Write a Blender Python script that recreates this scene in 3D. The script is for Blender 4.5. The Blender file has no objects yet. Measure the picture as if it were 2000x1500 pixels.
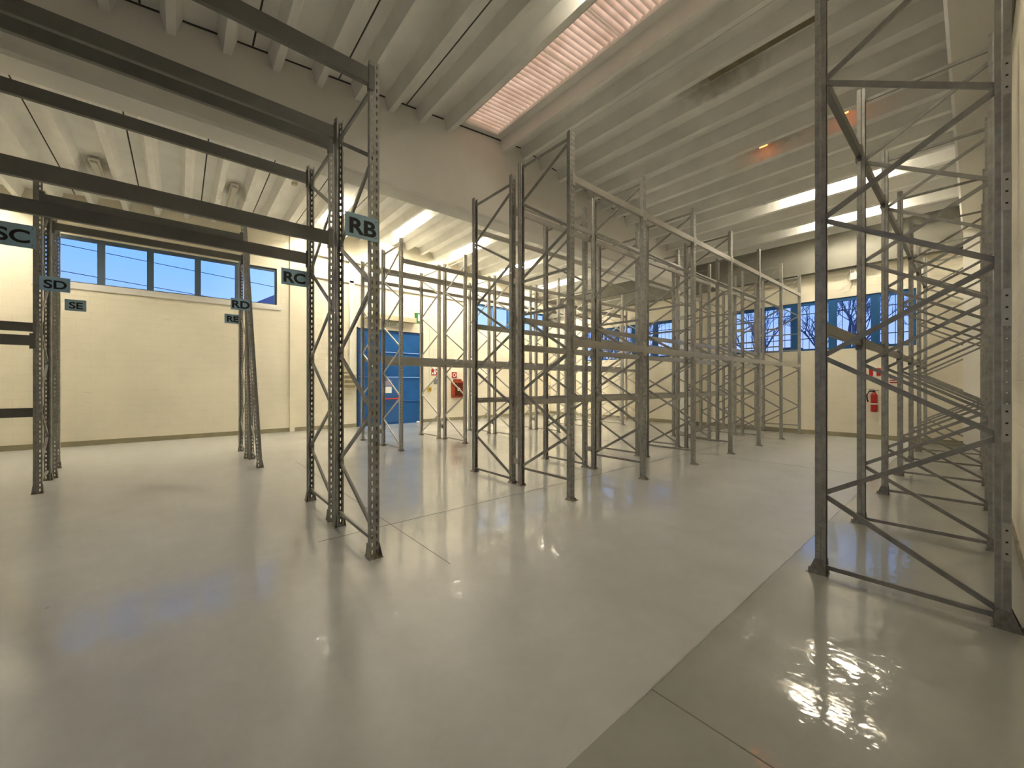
import bpy, bmesh, math, random
from mathutils import Vector, Matrix
random.seed(7)
PI = math.pi
S = bpy.context.scene
COL = S.collection

# ------------------------------------------------------------------ camera, world, exposure
H0 = 1.57
cam = bpy.data.objects.new('camera', bpy.data.cameras.new('camera'))
COL.objects.link(cam)
cam.location = (0, 0, H0)
cam.rotation_euler = (PI/2, 0, -math.atan2(.647, .763))
cam.data.sensor_width = 36
cam.data.lens = 765/2000*36
cam.data.clip_start = .02
cam.data.clip_end = 300
S.camera = cam
S.view_settings.view_transform = 'Standard'
S.view_settings.look = 'None'
S.view_settings.gamma = 1
S.view_settings.exposure = 4.3
S.view_settings.use_curve_mapping = False

W = bpy.data.worlds.new('dusk_sky'); S.world = W
W.use_nodes = True
nt = W.node_tree; nt.nodes.clear()
def N(nt, t, **kw):
    n = nt.nodes.new(t)
    for k, v in kw.items():
        if k in n.inputs: n.inputs[k].default_value = v
        else: setattr(n, k, v)
    return n
tc = N(nt, 'ShaderNodeTexCoord')
sep = N(nt, 'ShaderNodeSeparateXYZ'); nt.links.new(tc.outputs['Generated'], sep.inputs[0])
rp = N(nt, 'ShaderNodeValToRGB')
rp.color_ramp.elements[0].position = 0.0; rp.color_ramp.elements[0].color = (.46, .54, .96, 1)
rp.color_ramp.elements[1].position = .55; rp.color_ramp.elements[1].color = (.13, .30, .78, 1)
e = rp.color_ramp.elements.new(.22); e.color = (.22, .45, .98, 1)
nt.links.new(sep.outputs['Z'], rp.inputs[0])
dot = N(nt, 'ShaderNodeVectorMath', operation='DOT_PRODUCT'); dot.inputs[1].default_value = (.46, .88, .1)
nt.links.new(tc.outputs['Generated'], dot.inputs[0])
mr = N(nt, 'ShaderNodeMapRange'); mr.inputs[1].default_value = .90; mr.inputs[2].default_value = 1.0
nt.links.new(dot.outputs['Value'], mr.inputs[0])
mx = N(nt, 'ShaderNodeMixRGB'); mx.inputs[2].default_value = (.50, .72, 1.0, 1)
nt.links.new(mr.outputs[0], mx.inputs[0]); nt.links.new(rp.outputs[0], mx.inputs[1])
bg = N(nt, 'ShaderNodeBackground'); bg.inputs[1].default_value = 0.074
nt.links.new(mx.outputs[0], bg.inputs[0])
out = N(nt, 'ShaderNodeOutputWorld'); nt.links.new(bg.outputs[0], out.inputs[0])

LAMP_E = 10.0
LAMP_C = (1.0, .90, .72)

# ------------------------------------------------------------------ materials
def mat(name, col, rough=.6, metal=0.0, var=.0, vscale=6.0, bump=0.0, bscale=30.0, spec=.5, emit=None, es=0.0, coord='Object'):
    m = bpy.data.materials.new(name); m.use_nodes = True
    t = m.node_tree; b = t.nodes['Principled BSDF']
    b.inputs['Base Color'].default_value = (*col, 1)
    b.inputs['Roughness'].default_value = rough
    b.inputs['Metallic'].default_value = metal
    b.inputs['Specular IOR Level'].default_value = spec
    if emit:
        b.inputs['Emission Color'].default_value = (*emit, 1); b.inputs['Emission Strength'].default_value = es
    if var or bump:
        c = N(t, 'ShaderNodeTexCoord')
    if var:
        n = N(t, 'ShaderNodeTexNoise', Scale=vscale, Detail=5.0, Roughness=.6)
        t.links.new(c.outputs[coord], n.inputs['Vector'])
        r = N(t, 'ShaderNodeMapRange'); r.inputs[1].default_value = .3; r.inputs[2].default_value = .7
        r.inputs[3].default_value = 1-var; r.inputs[4].default_value = 1+var
        t.links.new(n.outputs['Fac'], r.inputs[0])
        v = N(t, 'ShaderNodeVectorMath', operation='SCALE'); v.inputs[0].default_value = col
        t.links.new(r.outputs[0], v.inputs['Scale']); t.links.new(v.outputs[0], b.inputs['Base Color'])
    if bump:
        n2 = N(t, 'ShaderNodeTexNoise', Scale=bscale, Detail=4.0)
        t.links.new(c.outputs[coord], n2.inputs['Vector'])
        bp = N(t, 'ShaderNodeBump', Strength=bump, Distance=.01)
        t.links.new(n2.outputs['Fac'], bp.inputs['Height']); t.links.new(bp.outputs[0], b.inputs['Normal'])
    return m

M = {}
M['steel'] = mat('galvanised_steel', (.36, .355, .325), .42, .35, var=.22, vscale=14)
M['steel2'] = mat('galvanised_brace', (.30, .295, .27), .45, .3, var=.15, vscale=10)
M['beam'] = mat('shaded_grey_beam_paint', (.17, .168, .152), .36, .2, var=.08, vscale=5)  # beam paint with shade put into its colour, left and right racks
M['beam_lit'] = mat('lit_grey_beam_paint', (.40, .385, .345), .33, .2, var=.08, vscale=5)  # same beam paint, lamp light put into its colour, central and far rows
M['steel_lit'] = mat('lit_galvanised_steel', (.52, .50, .45), .42, .3, var=.15, vscale=14)  # same steel with lamp light put into its colour, for the far rows
M['foot'] = mat('foot_steel', (.30, .28, .235), .5, .7, var=.3, vscale=30)
M['spacer'] = mat('pale_zinc', (.50, .50, .46), .4, .5)
M['dark'] = mat('dark_plastic', (.015, .015, .015), .5)
M['white'] = mat('white_enamel', (.78, .76, .70), .4)
M['olive'] = mat('skirting_paint', (.30, .27, .17), .55, var=.15, vscale=3)
M['ceil'] = mat('painted_concrete_ceiling', (.86, .85, .81), .85, var=.07, vscale=1.2, bump=.12, bscale=9)
def stain(m, pts):
    t = m.node_tree; b = t.nodes['Principled BSDF']; src = b.inputs['Base Color'].links[0].from_socket
    c = N(t, 'ShaderNodeTexCoord'); nz = N(t, 'ShaderNodeTexNoise', Scale=6.0, Detail=4.0); t.links.new(c.outputs['Object'], nz.inputs['Vector'])
    last = src
    for (x, y, sx, sy) in pts:
        sb = N(t, 'ShaderNodeVectorMath', operation='SUBTRACT'); sb.inputs[1].default_value = (x, y, 0); t.links.new(c.outputs['Object'], sb.inputs[0])
        ml = N(t, 'ShaderNodeVectorMath', operation='MULTIPLY'); ml.inputs[1].default_value = (1/sx, 1/sy, 0); t.links.new(sb.outputs[0], ml.inputs[0])
        ln = N(t, 'ShaderNodeVectorMath', operation='LENGTH'); t.links.new(ml.outputs[0], ln.inputs[0])
        ad = N(t, 'ShaderNodeMath', operation='MULTIPLY_ADD'); ad.inputs[1].default_value = .7; t.links.new(nz.outputs['Fac'], ad.inputs[0]); t.links.new(ln.outputs['Value'], ad.inputs[2])
        mr_ = N(t, 'ShaderNodeMapRange'); mr_.inputs[1].default_value = .8; mr_.inputs[2].default_value = 1.5; mr_.inputs[3].default_value = .75; mr_.inputs[4].default_value = 0; t.links.new(ad.outputs[0], mr_.inputs[0])
        mi = N(t, 'ShaderNodeMixRGB'); mi.inputs[2].default_value = (.22, .19, .12, 1); t.links.new(mr_.outputs[0], mi.inputs[0]); t.links.new(last, mi.inputs[1]); last = mi.outputs[0]
    t.links.new(last, b.inputs['Base Color'])
stain(M['ceil'], [(-1.4, 12.35, .32, .55), (1.06, 12.4, .30, .5), (7.25, 2.9, .28, .9), (9.7, 2.9, .22, .8)])
M['girder'] = mat('painted_girder', (.78, .76, .71), .8, var=.05, vscale=.8, bump=.08, bscale=14)
M['joint'] = mat('joint_filler', (.06, .055, .045), .9)
M['blue'] = mat('blue_window_paint', (.012, .10, .28), .45)
M['blue_backlit'] = mat('backlit_blue_window_paint', (.085, .13, .18), .45)  # the blue frame paint, dulled in colour as if seen against the light
M['door'] = mat('blue_door_paint', (.012, .11, .36), .33, var=.12, vscale=2.5, bump=.25, bscale=3)
M['red'] = mat('signal_red', (.45, .02, .015), .4)
M['cabinet'] = mat('cabinet_brown_red', (.30, .045, .012), .35, var=.4, vscale=5)
M['green'] = mat('safety_green', (.03, .22, .06), .5)
M['signwhite'] = mat('sign_white', (.85, .85, .82), .5)
M['ink'] = mat('black_ink', (.01, .01, .012), .5)
M['signblue'] = mat('pale_blue_card', (.36, .57, .72), .32, spec=.6)
M['beige'] = mat('beige_box', (.56, .50, .34), .5)
M['grey'] = mat('grey_plastic', (.20, .21, .23), .5)
M['yellow'] = mat('yellow_plastic', (.60, .42, .04), .45)
M['hazy_bark'] = mat('hazy_bark', (.20, .21, .28), .9)  # bark with outdoor haze put into its colour
M['hedge'] = mat('distant_hedge', (.05, .06, .06), .95, var=.4, vscale=2)
M['ground'] = mat('outside_ground', (.10, .10, .11), .95)
M['violet'] = mat('neighbour_wall', (.30, .28, .42), .8)
M['lamp'] = mat('lit_diffuser', (.9, .9, .9), .5, emit=LAMP_C, es=LAMP_E)
M['lamp2'] = mat('lit_single_tube_diffuser', (.9, .9, .9), .5, emit=LAMP_C, es=4.8)
M['unlit'] = mat('unlit_tube', (.62, .60, .52), .4)
M['dirt'] = mat('dust_stain', (.16, .145, .105), .95, var=.25, vscale=8)
M['stained'] = mat('dust_stained_metal', (.25, .215, .13), .8, var=.3, vscale=5)
M['glowend'] = mat('dying_tube_end', (.9, .5, .3), .5, emit=(1.0, .24, .05), es=.3)
M['heap'] = mat('crumpled_brown_paper', (.34, .27, .16), .8, var=.3, vscale=20)

def glass():
    m = bpy.data.materials.new('window_glass'); m.use_nodes = True
    t = m.node_tree; t.nodes.clear()
    fr = N(t, 'ShaderNodeFresnel', IOR=1.35); g = N(t, 'ShaderNodeBsdfGlossy', Roughness=.02)
    tr = N(t, 'ShaderNodeBsdfTransparent'); tr.inputs[0].default_value = (.93, .96, 1, 1)
    mxs = N(t, 'ShaderNodeMixShader'); o = N(t, 'ShaderNodeOutputMaterial')
    t.links.new(fr.outputs[0], mxs.inputs[0]); t.links.new(tr.outputs[0], mxs.inputs[1]); t.links.new(g.outputs[0], mxs.inputs[2])
    t.links.new(mxs.outputs[0], o.inputs[0]); return m
M['glass'] = glass()

def skylight_mat():
    m = bpy.data.materials.new('translucent_corrugated_sheet'); m.use_nodes = True
    t = m.node_tree; t.nodes.clear()
    c = N(t, 'ShaderNodeTexCoord'); n = N(t, 'ShaderNodeTexNoise', Scale=3.0, Detail=3.0)
    t.links.new(c.outputs['Object'], n.inputs['Vector'])
    r = N(t, 'ShaderNodeValToRGB')
    r.color_ramp.elements[0].position = .35; r.color_ramp.elements[0].color = (.80, .60, .45, 1)
    r.color_ramp.elements[1].position = .7; r.color_ramp.elements[1].color = (.95, .76, .60, 1)
    t.links.new(n.outputs['Fac'], r.inputs[0])
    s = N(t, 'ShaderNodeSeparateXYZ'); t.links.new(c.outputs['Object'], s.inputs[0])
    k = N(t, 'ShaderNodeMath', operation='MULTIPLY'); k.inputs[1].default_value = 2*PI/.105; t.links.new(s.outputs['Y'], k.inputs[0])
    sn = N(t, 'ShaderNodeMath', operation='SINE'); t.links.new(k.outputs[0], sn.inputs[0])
    kr = N(t, 'ShaderNodeMapRange'); kr.inputs[1].default_value = -1; kr.inputs[3].default_value = .62; t.links.new(sn.outputs[0], kr.inputs[0])  # corrugation shading put into the sheet colour as light and dark stripes
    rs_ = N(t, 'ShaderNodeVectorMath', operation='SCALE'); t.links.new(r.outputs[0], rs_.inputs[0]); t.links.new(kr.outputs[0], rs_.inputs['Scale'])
    d = N(t, 'ShaderNodeBsdfDiffuse'); tl = N(t, 'ShaderNodeBsdfTranslucent'); em = N(t, 'ShaderNodeEmission', Strength=.021)
    for q in (d, tl, em): t.links.new(rs_.outputs[0], q.inputs[0])
    a = N(t, 'ShaderNodeMixShader'); a.inputs[0].default_value = .6
    t.links.new(d.outputs[0], a.inputs[1]); t.links.new(tl.outputs[0], a.inputs[2])
    ad = N(t, 'ShaderNodeAddShader'); t.links.new(a.outputs[0], ad.inputs[0]); t.links.new(em.outputs[0], ad.inputs[1])
    o = N(t, 'ShaderNodeOutputMaterial'); t.links.new(ad.outputs[0], o.inputs[0]); return m
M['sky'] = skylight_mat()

def wall_mat(name, swap):
    # white painted block work: courses as fine relief, scuffs and grime of their own
    m = bpy.data.materials.new(name); m.use_nodes = True
    t = m.node_tree; b = t.nodes['Principled BSDF']; b.inputs['Roughness'].default_value = .7
    b.inputs['Specular IOR Level'].default_value = .25
    c = N(t, 'ShaderNodeTexCoord')
    sp = N(t, 'ShaderNodeSeparateXYZ'); t.links.new(c.outputs['Object'], sp.inputs[0])
    cb = N(t, 'ShaderNodeCombineXYZ')
    t.links.new(sp.outputs['Y' if swap else 'X'], cb.inputs[0]); t.links.new(sp.outputs['Z'], cb.inputs[1])
    br = N(t, 'ShaderNodeTexBrick', Scale=1.0)
    br.inputs['Brick Width'].default_value = .50; br.inputs['Row Height'].default_value = .20
    br.inputs['Mortar Size'].default_value = .006; br.inputs['Mortar Smooth'].default_value = .6
    br.inputs['Color1'].default_value = (1, 1, 1, 1); br.inputs['Color2'].default_value = (.94, .94, .94, 1); br.inputs['Mortar'].default_value = (.55, .55, .55, 1)
    t.links.new(cb.outputs[0], br.inputs['Vector'])
    n1 = N(t, 'ShaderNodeTexNoise', Scale=.7, Detail=6.0); t.links.new(c.outputs['Object'], n1.inputs['Vector'])
    nn = N(t, 'ShaderNodeTexNoise', Scale=9.0, Detail=6.0, Roughness=.7); t.links.new(cb.outputs[0], nn.inputs['Vector'])
    r1 = N(t, 'ShaderNodeMapRange'); r1.inputs[1].default_value = .3; r1.inputs[2].default_value = .8; r1.inputs[3].default_value = 1.03; r1.inputs[4].default_value = .9
    t.links.new(n1.outputs['Fac'], r1.inputs[0])
    # scuffs
    mp = N(t, 'ShaderNodeMapping'); mp.inputs['Scale'].default_value = (.8, 14, 1); t.links.new(cb.outputs[0], mp.inputs[0])
    n3 = N(t, 'ShaderNodeTexNoise', Scale=1.6, Detail=3.0); t.links.new(mp.outputs[0], n3.inputs['Vector'])
    r3 = N(t, 'ShaderNodeMapRange'); r3.inputs[1].default_value = .70; r3.inputs[2].default_value = .78; r3.inputs[3].default_value = 1; r3.inputs[4].default_value = .72
    t.links.new(n3.outputs['Fac'], r3.inputs[0])
    mu = N(t, 'ShaderNodeMath', operation='MULTIPLY'); t.links.new(r1.outputs[0], mu.inputs[0]); t.links.new(r3.outputs[0], mu.inputs[1])
    sb = N(t, 'ShaderNodeMapRange'); sb.inputs[3].default_value = .86; sb.inputs[4].default_value = 1.0
    t.links.new(br.outputs['Color'], sb.inputs[0])
    mu2 = N(t, 'ShaderNodeMath', operation='MULTIPLY'); t.links.new(mu.outputs[0], mu2.inputs[0]); t.links.new(sb.outputs[0], mu2.inputs[1])
    v = N(t, 'ShaderNodeVectorMath', operation='SCALE'); v.inputs[0].default_value = (.84, .785, .635)
    t.links.new(mu2.outputs[0], v.inputs['Scale']); t.links.new(v.outputs[0], b.inputs['Base Color'])
    ad = N(t, 'ShaderNodeMath', operation='ADD'); t.links.new(br.outputs['Fac'], ad.inputs[0])
    ml = N(t, 'ShaderNodeMath', operation='MULTIPLY'); ml.inputs[1].default_value = -.5
    t.links.new(nn.outputs['Fac'], ml.inputs[0]); t.links.new(ml.outputs[0], ad.inputs[1])
    bp = N(t, 'ShaderNodeBump', Strength=.35, Distance=.008); bp.invert = True
    t.links.new(ad.outputs[0], bp.inputs['Height']); t.links.new(bp.outputs[0], b.inputs['Normal'])
    return m
M['wall_x'] = wall_mat('painted_blockwork_long', False)
M['wall_y'] = wall_mat('painted_blockwork_cross', True)

def floor_mat():
    m = bpy.data.materials.new('glossy_epoxy_floor'); m.use_nodes = True
    t = m.node_tree; b = t.nodes['Principled BSDF']
    c = N(t, 'ShaderNodeTexCoord'); P = c.outputs['Object']
    sp = N(t, 'ShaderNodeSeparateXYZ'); t.links.new(P, sp.inputs[0])
    n1 = N(t, 'ShaderNodeTexNoise', Scale=.55, Detail=7.0, Roughness=.6); t.links.new(P, n1.inputs['Vector'])
    n2 = N(t, 'ShaderNodeTexNoise', Scale=3.0, Detail=8.0, Roughness=.65); t.links.new(P, n2.inputs['Vector'])
    r1 = N(t, 'ShaderNodeMapRange'); r1.inputs[1].default_value = .3; r1.inputs[2].default_value = .7; r1.inputs[3].default_value = .90; r1.inputs[4].default_value = 1.08
    t.links.new(n1.outputs['Fac'], r1.inputs[0])
    r2 = N(t, 'ShaderNodeMapRange'); r2.inputs[1].default_value = .3; r2.inputs[2].default_value = .7; r2.inputs[3].default_value = .94; r2.inputs[4].default_value = 1.05
    t.links.new(n2.outputs['Fac'], r2.inputs[0])
    mu = N(t, 'ShaderNodeMath', operation='MULTIPLY'); t.links.new(r1.outputs[0], mu.inputs[0]); t.links.new(r2.outputs[0], mu.inputs[1])
    # the strip beside the right wall has an older, greener coating (beyond the seam at Y = 1.08)
    lt = N(t, 'ShaderNodeMath', operation='LESS_THAN'); lt.inputs[1].default_value = 1.08; t.links.new(sp.outputs['Y'], lt.inputs[0])
    mixc = N(t, 'ShaderNodeMixRGB'); mixc.inputs[1].default_value = (.49, .495, .48, 1); mixc.inputs[2].default_value = (.31, .315, .28, 1)
    t.links.new(lt.outputs[0], mixc.inputs[0])
    # specks
    vo = N(t, 'ShaderNodeTexVoronoi', Scale=2.2); t.links.new(P, vo.inputs['Vector'])
    wn = N(t, 'ShaderNodeTexNoise', Scale=40.0); t.links.new(P, wn.inputs['Vector'])
    ad = N(t, 'ShaderNodeMath', operation='MULTIPLY_ADD'); ad.inputs[1].default_value = .05
    t.links.new(wn.outputs['Fac'], ad.inputs[0]); t.links.new(vo.outputs['Distance'], ad.inputs[2])
    vr = N(t, 'ShaderNodeMapRange'); vr.inputs[1].default_value = .040; vr.inputs[2].default_value = .055; vr.inputs[3].default_value = .55; vr.inputs[4].default_value = 1
    t.links.new(ad.outputs[0], vr.inputs[0])
    mu3 = N(t, 'ShaderNodeMath', operation='MULTIPLY'); t.links.new(mu.outputs[0], mu3.inputs[0]); t.links.new(vr.outputs[0], mu3.inputs[1])
    v = N(t, 'ShaderNodeVectorMath', operation='SCALE'); t.links.new(mixc.outputs[0], v.inputs[0]); t.links.new(mu3.outputs[0], v.inputs['Scale'])
    t.links.new(v.outputs[0], b.inputs['Base Color'])
    # satin coat everywhere; a glossier top coat beyond the cross joint and in the strip by the wall
    b.inputs['Roughness'].default_value = .38
    ry = N(t, 'ShaderNodeMapRange'); ry.interpolation_type = 'SMOOTHSTEP'; ry.inputs[1].default_value = 2.3; ry.inputs[2].default_value = 3.5
    ry.inputs[3].default_value = .0; ry.inputs[4].default_value = 1; t.links.new(sp.outputs['Y'], ry.inputs[0])
    rx = N(t, 'ShaderNodeMapRange'); rx.interpolation_type = 'SMOOTHSTEP'; rx.inputs[1].default_value = .6; rx.inputs[2].default_value = 2.6
    rx.inputs[3].default_value = .35; rx.inputs[4].default_value = 1; t.links.new(sp.outputs['X'], rx.inputs[0])
    rxy = N(t, 'ShaderNodeMath', operation='MULTIPLY'); t.links.new(ry.outputs[0], rxy.inputs[0]); t.links.new(rx.outputs[0], rxy.inputs[1])
    rm = N(t, 'ShaderNodeMixRGB'); rm.inputs[2].default_value = (.85, .85, .85, 1); t.links.new(lt.outputs[0], rm.inputs[0]); t.links.new(rxy.outputs[0], rm.inputs[1])
    rr = N(t, 'ShaderNodeMapRange'); rr.inputs[1].default_value = .3; rr.inputs[2].default_value = .6; rr.inputs[3].default_value = .6; rr.inputs[4].default_value = 1
    t.links.new(n1.outputs['Fac'], rr.inputs[0])
    ra = N(t, 'ShaderNodeMath', operation='MULTIPLY'); t.links.new(rm.outputs[0], ra.inputs[0]); t.links.new(rr.outputs[0], ra.inputs[1])
    t.links.new(ra.outputs[0], b.inputs['Coat Weight']); b.inputs['Coat Roughness'].default_value = .06; b.inputs['Coat IOR'].default_value = 1.85
    b.inputs['Specular IOR Level'].default_value = .55
    n4 = N(t, 'ShaderNodeTexNoise', Scale=4.5, Detail=3.0, Roughness=.55); t.links.new(P, n4.inputs['Vector'])
    n5 = N(t, 'ShaderNodeTexNoise', Scale=16.0, Detail=2.0); t.links.new(P, n5.inputs['Vector'])
    hb_ = N(t, 'ShaderNodeMath', operation='MULTIPLY_ADD'); hb_.inputs[1].default_value = .12
    t.links.new(n5.outputs['Fac'], hb_.inputs[0]); t.links.new(n4.outputs['Fac'], hb_.inputs[2])
    bp = N(t, 'ShaderNodeBump', Strength=.28, Distance=.012)
    t.links.new(hb_.outputs[0], bp.inputs['Height']); t.links.new(bp.outputs[0], b.inputs['Normal']); t.links.new(bp.outputs[0], b.inputs['Coat Normal'])
    return m
M['floor'] = floor_mat()

# ------------------------------------------------------------------ helpers
def box(bm, x0, x1, y0, y1, z0, z1, M4=None):
    vs = [bm.verts.new((x, y, z)) for x in (x0, x1) for y in (y0, y1) for z in (z0, z1)]
    if M4: 
        for v in vs: v.co = M4 @ v.co
    for f in ((0, 1, 3, 2), (4, 6, 7, 5), (0, 4, 5, 1), (2, 3, 7, 6), (0, 2, 6, 4), (1, 5, 7, 3)):
        bm.faces.new([vs[i] for i in f])
def bar(bm, p, q, w, t, up=Vector((1, 0, 0))):
    """box section from p to q; t along up, w across"""
    p = Vector(p); q = Vector(q); d = (q-p).normalized(); s = d.cross(up).normalized(); u = s.cross(d).normalized()
    vs = []
    for o in (p, q):
        for a, b_ in ((-1, -1), (1, -1), (1, 1), (-1, 1)):
            vs.append(bm.verts.new(o + s*a*w/2 + u*b_*t/2))
    bm.faces.new(vs[:4][::-1]); bm.faces.new(vs[4:])
    for i in range(4):
        j = (i+1) % 4; bm.faces.new((vs[i], vs[j], vs[4+j], vs[4+i]))
def tube(bm, pts, r, n=8, r2=None):
    rings = []
    pts = [Vector(p) for p in pts]
    for i, p in enumerate(pts):
        d = (pts[min(i+1, len(pts)-1)] - pts[max(i-1, 0)]).normalized()
        a = Vector((0, 0, 1)) if abs(d.z) < .9 else Vector((1, 0, 0))
        s = d.cross(a).normalized(); u = s.cross(d)
        rad = r if r2 is None else r + (r2-r)*i/(len(pts)-1)
        rings.append([bm.verts.new(p + (s*math.cos(2*PI*k/n) + u*math.sin(2*PI*k/n))*rad) for k in range(n)])
    for a, b_ in zip(rings, rings[1:]):
        for k in range(n): bm.faces.new((a[k], a[(k+1) % n], b_[(k+1) % n], b_[k]))
    bm.faces.new(rings[0][::-1]); bm.faces.new(rings[-1])
def lathe(bm, prof, cx=0, cy=0, n=20):
    rings = [[bm.verts.new((cx+r*math.cos(2*PI*k/n), cy+r*math.sin(2*PI*k/n), z)) for k in range(n)] for r, z in prof]
    for a, b_ in zip(rings, rings[1:]):
        for k in range(n): bm.faces.new((a[k], a[(k+1) % n], b_[(k+1) % n], b_[k]))
    bm.faces.new(rings[0][::-1]); bm.faces.new(rings[-1])
def obj(name, bm, m, parent=None, smooth=False, bevel=0, loc=None):
    me = bpy.data.meshes.new(name)
    bmesh.ops.recalc_face_normals(bm, faces=bm.faces)
    bm.to_mesh(me); bm.free()
    for mm in (m if isinstance(m, (list, tuple)) else [m]): me.materials.append(mm)
    if smooth:
        for p in me.polygons: p.use_smooth = True
    o = bpy.data.objects.new(name, me); COL.objects.link(o)
    if parent: o.parent = parent
    if loc: o.location = loc
    if bevel:
        b = o.modifiers.new('bevel', 'BEVEL'); b.width = bevel; b.segments = 2; b.limit_method = 'ANGLE'
    return o
def tag(o, label=None, cat=None, group=None, kind=None):
    if label: o['label'] = label
    if cat: o['category'] = cat
    if group: o['group'] = group
    if kind: o['kind'] = kind
    return o
def empty(name, loc, rz=0):
    o = bpy.data.objects.new(name, None); COL.objects.link(o); o.location = loc; o.rotation_euler = (0, 0, rz)
    o.empty_display_size = .1; return o
def copy_tree(o, parent=None):
    c = o.copy(); COL.objects.link(c)
    for k in ('label', 'group', 'category'):
        if parent is None and k in c.keys(): del c[k]
    if parent: c.parent = parent
    for ch in [x for x in CH.get(o, [])]:
        cc = copy_tree(ch, c); CH.setdefault(c, []).append(cc)
    return c
CH = {}
def child(parent, o):
    CH.setdefault(parent, []).append(o); return o
def struct(name, bm, m, parent=None, **k):
    o = obj(name, bm, m, parent, **k)
    if parent is None: o['kind'] = 'structure'
    return o
def simple_box(name, b6, m, parent=None, bevel=0):
    bm = bmesh.new(); box(bm, *b6); return obj(name, bm, m, parent, bevel=bevel)

# text as mesh, drawn on the plane y = Y facing -Y, or on x = X facing -X
def text_mesh(name, s, size, m, parent, loc, rot, bold=.02, sx=1.0, extrude=.0006):
    cu = bpy.data.curves.new(name, 'FONT'); cu.body = s; cu.size = size; cu.offset = bold*size; cu.extrude = extrude
    cu.align_x = 'CENTER'; cu.align_y = 'CENTER'
    tmp = bpy.data.objects.new('tmp', cu); COL.objects.link(tmp)
    dg = bpy.context.evaluated_depsgraph_get()
    me = bpy.data.meshes.new_from_object(tmp.evaluated_get(dg))
    bpy.data.objects.remove(tmp)
    me.name = name
    me.transform(Matrix.Diagonal((sx, 1, 1, 1)))
    me.materials.clear(); me.materials.append(m)
    o = bpy.data.objects.new(name, me); COL.objects.link(o); o.location = loc; o.rotation_euler = rot
    if parent: o.parent = parent
    return o

# ------------------------------------------------------------------ the hall
XL, XF = -6.0, 15.1        # behind-left wall, far wall
YR, YL = -.27, 14.6        # right wall, long left wall
RX, RZ, SL = 6.3, 7.22, .108
def ZR(x): return RZ - SL*abs(x-RX)

bm = bmesh.new(); box(bm, XL-.3, XF+.3, YR-.3, YL+.3, -.2, 0); struct('floor', bm, M['floor'])
# cut joints and coating seam as thin filled strips lying in the floor
bm = bmesh.new()
box(bm, 1.05, XF, 4.215, 4.223, -.01, .0012)
box(bm, 1.796, 1.803, 2.95, 8.9, -.01, .0012); box(bm, 1.847, 1.854, YR, 1.08, -.01, .0012)
box(bm, 9.0, 9.008, 1.08, YL, -.01, .0012)
struct('trim_1', bm, mat('floor_joint', (.15, .145, .125), .6))
bm = bmesh.new(); box(bm, 1.6, XF, 1.073, 1.083, -.01, .0022)
struct('trim_2', bm, mat('seam_ridge', (.42, .42, .39), .3, var=.2, vscale=4))

def wall_x(name, y0, y1, holes, m):
    """wall in the X-Z plane whose top follows the roof; holes = (x0,x1,z0,z1)"""
    bm = bmesh.new()
    xs = sorted({XL-.3, XF+.3, RX} | {h[0] for h in holes} | {h[1] for h in holes})
    for a, b_ in zip(xs, xs[1:]):
        hs = sorted([h for h in holes if h[0] <= a and h[1] >= b_], key=lambda h: h[2])
        z = -.1
        for h in hs:
            if h[2] > z: box(bm, a, b_, y0, y1, z, h[2])
            z = h[3]
        za, zb = ZR(a)+.15, ZR(b_)+.15
        vs = [bm.verts.new(c) for c in ((a, y0, z), (b_, y0, z), (b_, y0, zb), (a, y0, za), (a, y1, z), (b_, y1, z), (b_, y1, zb), (a, y1, za))]
        for f in ((0, 1, 2, 3), (4, 7, 6, 5), (0, 4, 5, 1), (3, 2, 6, 7), (0, 3, 7, 4), (1, 5, 6, 2)): bm.faces.new([vs[i] for i in f])
    return struct(name, bm, m)
W1 = (-2.60, 2.40, 4.12, 5.30); W2 = (10.15, 14.99, 4.27, 5.24); DR = (4.95, 7.58, -.1, 3.64)
wall_x('wall_left', YL, YL+.3, [W1, W2, DR], M['wall_x'])
wall_x('wall_right', YR-.3, YR, [], M['wall_x'])
def wall_y(name, x0, x1, holes):
    bm = bmesh.new()
    ys = sorted({YR-.3, YL+.3} | {h[0] for h in holes} | {h[1] for h in holes})
    for a, b_ in zip(ys, ys[1:]):
        hs = [h for h in holes if h[0] <= a and h[1] >= b_]
        z = -.1
        for h in hs: box(bm, x0, x1, a, b_, z, h[2]); z = h[3]
        box(bm, x0, x1, a, b_, z, 6.6)
    return struct(name, bm, M['wall_y'])
W3 = (1.00, 5.60, 2.62, 4.16); W4 = (7.69, 12.35, 2.68, 4.16)
wall_y('wall_far', XF, XF+.3, [W3, W4])
W_FILL = (1.2, 6.2, 2.6, 4.6)  # unseen opening, added to let in cool fill light
wall_y('wall_near', XL-.3, XL, [W_FILL])

# skirting
bm = bmesh.new(); box(bm, XL, 4.93, YL-.014, YL, 0, .13); box(bm, 7.60, XF, YL-.014, YL, 0, .13); struct('baseboard_left', bm, M['olive'])
bm = bmesh.new(); box(bm, XF-.014, XF, YR, YL-.014, 0, .13); struct('baseboard_far', bm, M['olive'])
bm = bmesh.new(); box(bm, XL, XF-.014, YR, YR+.012, 0, .10); struct('baseboard_right', bm, mat('dirty_skirting', (.30, .26, .20), .7, var=.5, vscale=4))

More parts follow.
